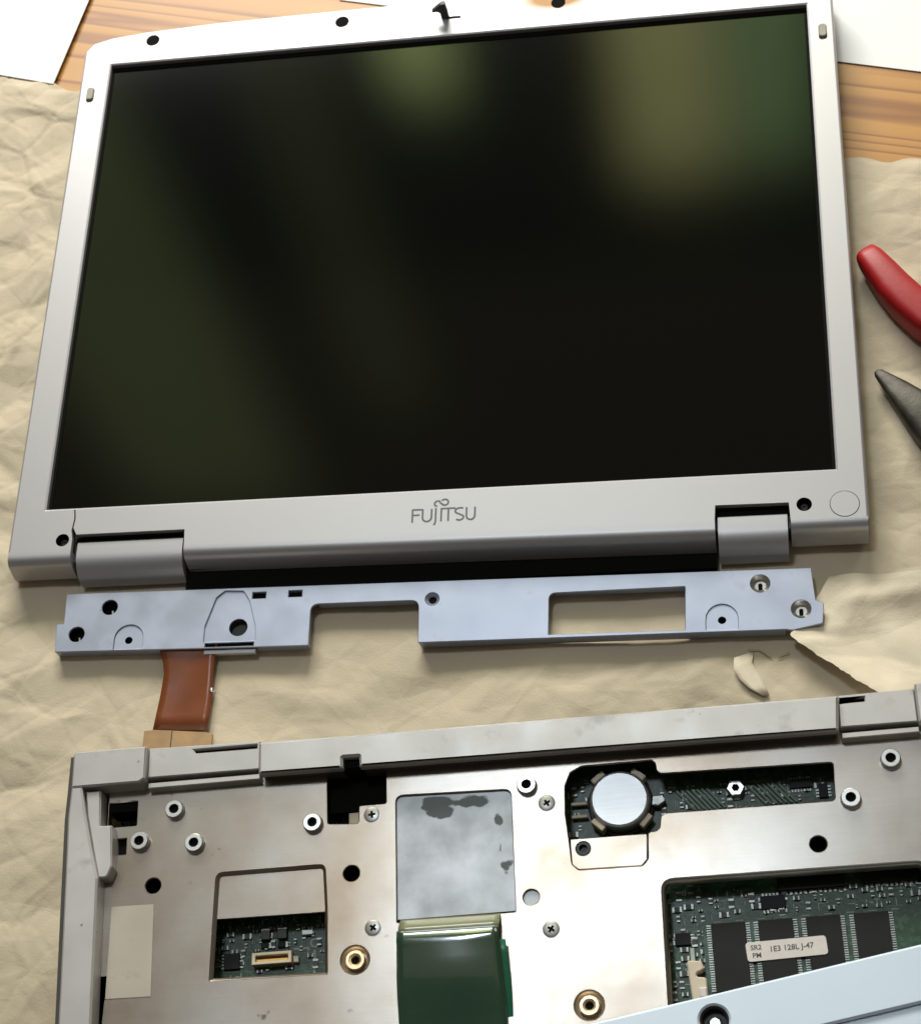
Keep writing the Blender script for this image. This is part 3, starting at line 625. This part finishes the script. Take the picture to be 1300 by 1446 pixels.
# soft drawn edge of the memory opening
def skirt(name, loop, depth, width, parent, z=PZ, material=None):
    l = loop if sarea(loop) < 0 else loop[::-1]
    V = []; F = []; n = len(l)
    prof = [(0.0, -0.28), (-width*0.35, -0.5), (-width*0.75, -1.1), (-width, -depth)]
    loops = [inset(l, p[0]*1.0) for p in prof]
    for q, lp in enumerate(loops): V += [(x, y, z+prof[q][1]) for x, y in lp]
    for q in range(len(prof)-1):
        for i in range(n):
            j = (i+1) % n; F.append((q*n+j, q*n+i, (q+1)*n+i, (q+1)*n+j))
    return auto_smooth(obj(name, V, F, material or M['plate'], parent), 60)
skirt('opening_skirt', ram_in, 3.0, 1.3, base)
plate('pocket_floor', fillet([(51.4, -46.2), (89.0, -46.2), (89.8, -62.2), (50.2, -61.9)], [2.6, 2.4, 0, 0]), PZ-2.0, PZ-1.35, M['plate'], base, bevel=0.1)
plate('tray_floor', fillet([(173.1, -44.0), (173.3, -52.8), (175.4, -54.7), (196.4, -55.0), (198.3, -53.0), (198.9, -44.2)], 0.6), PZ-1.0, PZ-0.35, M['plate'], base, holes=[circ(177.3, -47.6, 2.5, 20)], bevel=0.2)
skirt('pocket_skirt', win_o, 1.3, 1.0, base)
heat = plate('heatsink_pad', rect(112.6, -66.9, 155, -22.2), PZ-2.4, PZ-1.15, M['heat'], base)
# circuit board
pcb = bbox('circuit_board', 12.5, 302, -134, -9.0, 15.4, 17.0, M['pcb'], base, bevel=0)
for x, y, r in rh[:3]: lathe('hole_backing', [(r, PZ-0.7), (r, PZ-7), (0, PZ-7)], M['void'], base, x, y)  # black cups stand in for the shade inside the round holes
lathe('hole_backing', [(2.7, PZ-0.6), (2.7, PZ-1.1), (0, PZ-1.1)], M['heat'], base, 159.2, -63.0)
for bx in ((11.5, 22.2, -20.5, -16.8, 18, 26.8), (11.8, 14.9, -87.4, -79, 22, 26.4), (14.2, 19, -37, -30.4, 22, 26.4)): MB().box(*bx).build('shade_box', M['void'], base)  # black boxes in place of the shade under the small square holes
MB().box(89, 111, -26.6, -8.6, 20, 24.2).build('shade_block', M['void'], base)  # black block stands in for the shadow inside the rear opening
bbox('connector_post', 96.6, 100.4, -33.4, -26.8, 17, 24.0, M['cream'], base, bevel=0.3)

# standoffs, screws, nuts
so_mesh = None
so_prof = [(3.5, PZ-0.2), (3.5, PZ+0.3), (3.3, PZ+0.5), (3.25, PZ+2.4), (3.0, PZ+2.7), (1.75, PZ+2.7), (1.6, PZ+2.3), (1.55, PZ+1.4), (0, PZ+1.3)]
V, F = lathe_data(so_prof, 26); so_me = mesh('standoff', V, F)
for p in so_me.polygons: p.use_smooth = True
try: so_me.set_sharp_from_angle(angle=math.radians(35))
except Exception: pass
so_me.materials.append(M['bright'])
V, F = lathe_data([(1.52, PZ+2.35), (1.3, PZ+1.6), (0, PZ+1.5)], 18); bore_me = mesh('bore', V, F); bore_me.materials.append(M['void'])
for x, y in ((35.9, -22.3), (23.9, -32.9), (43.5, -35.2), (85.2, -31.4), (159.5, -24.2), (266.7, -38.3), (281.2, -25.7)):
    a = link('standoff', so_me, None, base, loc=(x, y, 0), rz=random.uniform(0, 90)); link('bore', bore_me, None, a)
def flat_screw(x, y, r=2.35, m_='steel', rot=20):
    s_ = lathe('screw', [(r+0.35, PZ+0.03), (r+0.1, PZ+0.06), (r, PZ+0.16), (r-0.4, PZ+0.28), (0, PZ+0.34)], M[m_], base, x, y, n=24)
    cr = MB().box(-1.25, 1.25, -0.42, 0.42, PZ+0.1, PZ+0.37).box(-0.42, 0.42, -1.25, 1.25, PZ+0.1, PZ+0.38)
    cr.build('cross_recess', M['void'], s_, rz=rot)
    return s_
for i, (x, y) in enumerate(((105.6, -29.6), (165.9, -30.7), (105.8, -69.4), (165.3, -74.4))): flat_screw(x, y, 2.6, 'steel', (5, 30, 50, 55)[i])
lathe('ribbed_insert', [(2.45, PZ-0.4), (2.3, PZ-0.2), (1.5, PZ-0.2), (1.2, PZ-2), (0, PZ-2)], M['black'], base, 177.3, -47.6, n=9)
for x, y in ((99.6, -79.8), (176.4, -100.3)):
    lathe('dished_seat', [(4.9, PZ-0.28), (4.3, PZ-1.0), (3.6, PZ-1.6), (0, PZ-1.6)], M['plate'], base, x, y, n=30)
    nt_ = lathe('brass_nut', [(3.5, PZ-1.6), (3.5, PZ-0.2), (3.1, PZ+0.15), (2.2, PZ+0.15), (2.0, PZ-0.3), (1.5, PZ-0.4), (1.1, PZ-1.3), (0, PZ-1.3)], M['brass'], base, x, y, n=26)
    lathe('bore', [(1.15, PZ-0.9), (0, PZ-0.9)], M['void'], nt_, 0, 0, n=16)
V, F = lathe_data([(3.2, 17.0), (3.2, 19.8), (2.8, 20.4), (1.4, 20.4), (1.2, 18), (0, 18)], 6); obj('hex_nut', V, F, M['bright'], base, loc=(229.4, -27.8, 0))
lathe('hole_backing', [(1.25, 20.35), (1.1, 19), (0, 19)], M['void'], base, 229.4, -27.8, n=14)

# beige tape on the plate
plate('tape', [(14.6, -55.2), (29.6, -55.4), (30.0, -87.2), (14.2, -87.0)], PZ+0.02, PZ+0.25, M['tape'], base, bevel=0.05)

# coin cell in its holder
ch = lathe('coin_cell_holder', [(11.3, 17.0), (11.3, 19.0), (10.7, 19.2), (10.6, 18.4), (0, 18.4)], M['black'], base, 190.2, -29.8, n=40)
cell = lathe('coin_cell', [(9.4, 18.5), (10.3, 19.0), (10.3, 23.0), (9.9, 23.8), (9.2, 24.2), (0, 24.25)], M['cell'], ch, 0, 0, n=48)
for a in (128, 52, 226, 318):
    q = math.radians(a); V, F = plate_data(fillet(rect(-2.6, 10.2, 2.6, 12.2), 0.4), [], 18.6, 23.0 if a != 318 else 22.0, 0.3)
    obj('holder_arm', V, F, M['cream'], ch, rz=a-90)
for dy in (0.6, -4.0):
    bbox('contact_tab', -17.0, -11.5, dy, dy+1.1, 18.4, 19.6, M['cream'], ch, bevel=0.2)
plate('solder_tab', fillet([(10.4, -1.8), (13.0, -2.2), (15.4, -0.6), (14.6, 1.6), (11.0, 1.4)], 0.6), 18.2, 20.6, M['solder'], ch, bevel=0.3)

# small parts on the board, per opening
def smd(region, n, seed, name_prefix=''):
    x0, x1, y0, y1 = region; g = random.Random(seed)
    body = MB(); ends = MB(); tr = MB(); sk = MB(); cells = []
    def free(a, b, c, d):
        for q in cells:
            if a < q[1] and b > q[0] and c < q[3] and d > q[2]: return False
        cells.append((a, b, c, d)); return True
    for i in range(n):
        l, w_ = g.choice([(1.6, 0.9), (2.0, 1.2), (1.2, 0.7), (2.6, 1.5), (3.2, 1.8)]); h = g.uniform(0.5, 1.1)
        if g.random() < 0.5: dx, dy = l, w_
        else: dx, dy = w_, l
        cx, cy = g.uniform(x0+1, x1-1), g.uniform(y0+1, y1-1)
        if not free(cx-dx/2-0.2, cx+dx/2+0.2, cy-dy/2-0.2, cy+dy/2+0.2): continue
        body.box(cx-dx/2+0.25*dx*0.9, cx+dx/2-0.25*dx*0.9, cy-dy/2+0.02, cy+dy/2-0.02, 17.0, 17.0+h) if dx > dy else body.box(cx-dx/2+0.02, cx+dx/2-0.02, cy-dy/2+0.22*dy, cy+dy/2-0.22*dy, 17.0, 17.0+h)
        if dx > dy: ends.box(cx-dx/2, cx-dx/2+0.22*dx, cy-dy/2, cy+dy/2, 17, 17.02+h).box(cx+dx/2-0.22*dx, cx+dx/2, cy-dy/2, cy+dy/2, 17, 17.02+h)
        else: ends.box(cx-dx/2, cx+dx/2, cy-dy/2, cy-dy/2+0.22*dy, 17, 17.02+h).box(cx-dx/2, cx+dx/2, cy+dy/2-0.22*dy, cy+dy/2, 17, 17.02+h)
    for i in range(int(n*0.7)):
        cx, cy = g.uniform(x0, x1), g.uniform(y0, y1); L_ = g.uniform(2, 9); a = g.choice([0, 0, 90, -45])
        d = (math.cos(math.radians(a)), math.sin(math.radians(a))); e = (min(max(cx+d[0]*L_, x0), x1), min(max(cy+d[1]*L_, y0), y1))
        tr.ribbon([(cx, cy), e], 0.3, 17.05, 0.04)
    for i in range(int(n*0.45)):
        cx, cy = g.uniform(x0, x1-3), g.uniform(y0, y1); L_ = g.uniform(0.6, 2.6)
        if g.random() < 0.5: sk.box(cx, cx+L_, cy, cy+0.25, 17.0, 17.07)
        else: sk.box(cx, cx+0.25, cy, min(cy+L_, y1), 17.0, 17.075)
    for k, (nm, b_, m_) in enumerate((('small_components', body, 'cap'), ('solder_ends', ends, 'solder'), ('board_traces', tr, 'trace'), ('board_print', sk, 'silk'))):
        if b_.V: b_.build(nm, M[m_], pcb, kind='stuff')
smd((202, 216, -98, -59), 95, 1); smd((216, 287, -72.4, -62), 130, 2); smd((276, 288, -98, -72), 24, 3)
smd((47.5, 88.5, -79.8, -59.5), 110, 4); smd((203, 261.5, -34.5, -24.5), 90, 5); smd((170, 181, -40, -18), 14, 6); smd((88, 98, -30, -21), 16, 8); smd((12.5, 19, -23, -15), 12, 9)
# diagonal trace bundles by the coin cell
dg = MB()
for k in range(7): dg.ribbon([(209.5+k*1.7, -26.6), (215.0+k*1.7, -33.6)], 0.75, 18.2, 1.2)
for k in range(7): dg.ribbon([(233.5+k*1.7, -26.6), (239.0+k*1.7, -33.6)], 0.75, 18.2, 1.2)
dg.build('board_traces', M['trace'], pcb, kind='stuff')
def ic(x0, x1, y0, y1, h=1.2, pins='x', pitch=0.8, parent=pcb, z=17.0, pl_=1.1, nm='chip'):
    c = bbox(nm, x0, x1, y0, y1, z+0.15, z+h, M['chip'], parent, bevel=0.1)
    b = MB(); q = 0
    if pins == 'x':
        y = y0+0.5
        while y < y1-0.3:
            for (a, e) in ((x0-pl_, x0+0.1), (x1-0.1, x1+pl_)): b.box(a, e, y, y+pitch*0.5, z+0.05, z+0.45)
            y += pitch
    else:
        x = x0+0.5
        while x < x1-0.3:
            for (a, e) in ((y0-pl_, y0+0.1), (y1-0.1, y1+pl_)): b.box(x, x+pitch*0.5, a, e, z+0.05, z+0.45)
            x += pitch
    b.build('pins', M['solder'], c, kind='stuff')
    return c
ic(234, 242, -70.0, -65.5, 1.2, 'y', 1.2); ic(240, 262, -64.4, -58, 2.4, 'y', 1.6); ic(268, 286, -64.0, -58, 2.4, 'y', 1.6)
ic(205, 210, -80, -76, 1.2, 'x', 0.9); ic(247.5, 255, -29.0, -26, 1.4, 'y', 1.0); ic(52, 57.5, -77, -71.5, 1.2, 'x', 1.1); ic(257, 260, -33.0, -28, 1.0, 'x', 1.1)
for cx in (66.6, 72.4):
    q = bbox('capacitor', cx-1.6, cx+1.6, -67.8, -64.6, 17, 19.2, M['cap'], pcb, bevel=0.15); bbox('terminal', cx-1.6, cx+1.6, -64.6, -63.9, 17, 18.8, M['solder'], q, bevel=0.05)
    q = bbox('resistor', cx-1.7, cx+1.7, -70.6, -68.8, 17, 18.2, M['chip'], pcb, bevel=0.1); bbox('terminal', cx+1.1, cx+1.9, -70.7, -68.7, 17, 18.3, M['solder'], q, bevel=0.05)
bbox('crystal_can', 79.0, 83.2, -67.2, -65.2, 17, 18.6, M['solder'], pcb, bevel=0.3)
sk = MB().box(76, 81.5, -71.6, -70.9, 17, 17.08).box(82.9, 83.7, -82.0, -71.9, 17, 17.08).box(78, 82.8, -82.2, -81.5, 17, 17.08); sk.plate(circ(83.4, -69.6, 1.7, 20), 17, 17.09, holes=[circ(83.4, -69.6, 1.1, 20)][::1]); sk.build('board_outline_print', M['silk'], pcb)
cn = plate('board_connector', rect(62.5, -76.9, 76.2, -72.8), 17, 21.0, M['cream'], pcb, holes=[rect(63.7, -75.9, 75.1, -73.8)], bevel=0.15)
bbox('contact_bar', 63.9, 74.9, -75.7, -74.9, 17, 20.2, M['gold'], cn, bevel=0.1)
bbox('connector_floor', 63.6, 75.2, -76.0, -73.7, 17.0, 17.6, M['gold'], cn, bevel=0)
bbox('connector_ear', 76.4, 78.2, -76.4, -74.2, 17, 19.0, M['cream'], cn, bevel=0.2)
# memory module
mod = bbox('memory_module', 214.2, 287, -130, -72.6, 17.6, 18.6, M['pcb'], base, bevel=0)
for x0, x1 in ((217.0, 228.2), (232.4, 243.6), (247.9, 258.9), (263.4, 274.4)):
    ic(x0, x1, -96.8, -74.2, 1.5, 'x', 0.8, mod, 18.6, 1.5, 'memory_chip')
mk = MB()
for x in range(9): mk.box(218+7.2*x, 220.5+7.2*x, -73.4, -73.15, 18.6, 18.68)
mk.build('module_print', M['silk'], mod)
lab = plate('module_label', fillet([(227.6, -81.4), (253.6, -80.8), (253.9, -87.0), (228.0, -87.8)], 1.2), 20.15, 20.35, M['label'], mod)
def text(name, body, size, loc, rz, material, parent):
    cu = bpy.data.curves.new(name, 'FONT'); cu.body = body; cu.size = size; cu.extrude = 0.0; cu.resolution_u = 2; cu.offset = 0.02*size
    tmp = bpy.data.objects.new(name, cu); COL.objects.link(tmp); bpy.context.view_layer.update()
    me = bpy.data.meshes.new_from_object(tmp.evaluated_get(bpy.context.evaluated_depsgraph_get()))
    bpy.data.objects.remove(tmp)
    for v in me.vertices: v.co *= S
    return link(name, me, material, parent, loc=loc, rz=rz)
text('label_print', 'SR2', 2.3, (229.2, -84.0, 20.40), 1.2, M['ink'], lab); text('label_print', 'PM', 2.3, (229.6, -86.6, 20.40), 1.2, M['ink'], lab)
text('label_print', '1E3 128L J-47', 2.55, (235.2, -84.9, 20.40), 1.4, M['ink'], lab)
lt = plate('module_latch', fillet([(208.2, -86.0), (213.0, -86.4), (213.8, -89.2), (211.2, -90.2), (211.0, -91.5), (214.2, -92.0), (214.4, -100), (209.2, -100)], 1.1), 17, 21.0, M['cream'], base, bevel=0.4)
bbox('latch_arm', 209.6, 211.0, -86.2, -81.5, 17.2, 19.2, M['silk'], lt, bevel=0.1)
bbox('latch_block', 211.6, 214.0, -98.6, -95.4, 20.8, 21.8, M['label'], lt, bevel=0.3)

# green flat cable rising from the slot below the heatsink
gc = empty('flat_cable', (33.443, -109.601, 0), BA, 'dark green flat flex cable folded out of the slot below the grey heatsink pad', 'cable')
path = [(-66.6, 26.2), (-68.2, 28.8), (-70.0, 30.7), (-71.4, 31.8), (-72.6, 32.4), (-73.8, 32.86), (-75.0, 33.3), (-75.8, 33.4), (-77.4, 33.1), (-82, 32.6), (-88, 32.0), (-94, 31.1), (-100, 29.9), (-106, 28.6), (-112, 27.6)]
def flexsheet(name, pts, xa, xb, material, bow=0.8):
    V = []; F = []; nw = 13
    for i, (y, z) in enumerate(pts):
        for k in range(nw):
            s = k/(nw-1); t = max(0, -75-y)
            x = xa+(xb-xa)*s+(s-0.5)*min(t*0.10, 1.6)+t*0.02
            V.append((x, y-0.3*s, z+bow*min(1, t/8)*(4*s*(1-s))-0.3*min(1, t/8)))
    F = [(i*nw+k, (i+1)*nw+k, (i+1)*nw+k+1, i*nw+k+1) for i in range(len(pts)-1) for k in range(nw-1)]
    o = obj(name, V, F, material, gc, smooth=True); md = o.modifiers.new('t', 'SOLIDIFY'); md.thickness = 0.00025; md.offset = -1
    return o
flexsheet('stiffened_end', path[:5], 115.0, 148.8, M['oliveflex'])
flexsheet('flex_strip', path[4:], 114.6, 148.6, M['greenflex'], 1.1)
flexsheet('lower_layer', [(y, z-1.2) for y, z in path[8:]], 117.0, 150.4, M['tealflex'], 0.3)
MB().box(129.6, 131.4, -73.8, -68.8, 29.0, 29.05).build('print_stripe', M['tealflex'], gc)
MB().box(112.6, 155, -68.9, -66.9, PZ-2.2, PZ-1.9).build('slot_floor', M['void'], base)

# ------------------------------------------------------------------ pale cover leaning over the front right
cv = empty('palm_rest_cover', (216.4, -208.2, 0), 12.9, 'pale blue-white plastic cover panel overlapping the front right of the laptop base', 'cover panel')
plate('panel', fillet([(-70, -0.2), (170, 0.2), (170, -17.5), (-70, -17.5)][::-1], 0.6), 36.5, 40.0, M['cover'], cv, holes=[circ(38.6, -8.0, 4.6)], bevel=0.7)
plate('stepped_panel', [(-70, -17.6), (170, -17.6), (170, -80), (-70, -80)][::-1], 35.0, 38.6, M['cover'], cv, bevel=0.5)
lathe('hole_collar', [(4.6, 39.4), (3.9, 39.0), (3.6, 36), (0, 36)], M['black'], cv, 38.6, -8.0)
lathe('screw', [(2.4, 36), (2.4, 37.6), (1.6, 38.2), (0, 38.2)], M['bright'], cv, 38.6, -8.6, n=20)
bbox('support_foot', 40, 160, -60, -30, 31.0, 35.0, M['shell'], cv, bevel=0.3)

# ------------------------------------------------------------------ pliers at the right edge
pr = empty('pliers', (330, 80, 0), 0, 'red vinyl plier handle pointing up-left beside the right edge of the display', 'pliers')
tube('grip', [(-9.6, 21.6, 8), (-9.0, 20.6, 8), (-7.2, 17.6, 8), (-3.5, 11, 8), (0.5, 3.5, 8), (5.5, -4, 8), (12, -12, 8), (20, -19, 8), (30, -25, 8), (44, -30, 8), (60, -33, 8)], [2.2, 4.2, 5.2, 6.1, 6.9, 7.4, 7.7, 7.8, 7.6, 7.0, 6.0], M['red'], pr, flat=0.95)
tube('grip', [(34, 44, 8), (40, 36, 8), (52, 22, 8), (62, 6, 8), (70, -12, 8), (74, -24, 8)], [3, 6, 7.4, 7.6, 7, 6], M['red'], pr, flat=0.95)
lathe('pivot', [(12, 3), (12, 11), (9, 13), (0, 13)], M['tool'], pr, 82, -36)
tube('jaw', [(74, -33, 7), (90, -40, 7), (110, -46, 7), (126, -50, 7)], [9, 9, 6, 3], M['tool'], pr, flat=0.6)
p2 = empty('pliers', (322, 47, 0), 0, 'dark steel needle-nose plier jaws with pointed tip below the red handle', 'pliers')
tube('jaw', [(-0.2, 0.6, 5.5), (0.6, -0.3, 5.5), (3, -3.4, 5.8), (7, -8.6, 6.2), (12, -15.5, 6.6), (18, -24, 7), (26, -35, 7.2), (36, -48, 7.4)], [0.9, 1.9, 2.9, 4.6, 6.6, 8.6, 10.0, 11.0], M['tool'], p2, n=16, flat=0.6)
tube('jaw', [(1.4, 1.2, 3.0), (3, -1.6, 3.4), (8, -7.0, 3.6), (15, -15, 4), (24, -28, 4.4), (36, -46, 5)], [0.8, 1.8, 3.6, 5.6, 8, 10], M['tool'], p2, n=16, flat=0.5)
lathe('pivot', [(13, 2), (13, 12), (10, 13.5), (0, 13.5)], M['tool'], p2, 42, -55)
tube('grip', [(46, -62, 8), (58, -84, 8), (66, -110, 8), (68, -140, 8)], [7, 7.5, 7.5, 5], M['red'], p2)
tube('grip', [(52, -58, 8), (72, -74, 8), (88, -98, 8), (96, -126, 8)], [7, 7.5, 7.5, 5], M['red'], p2)
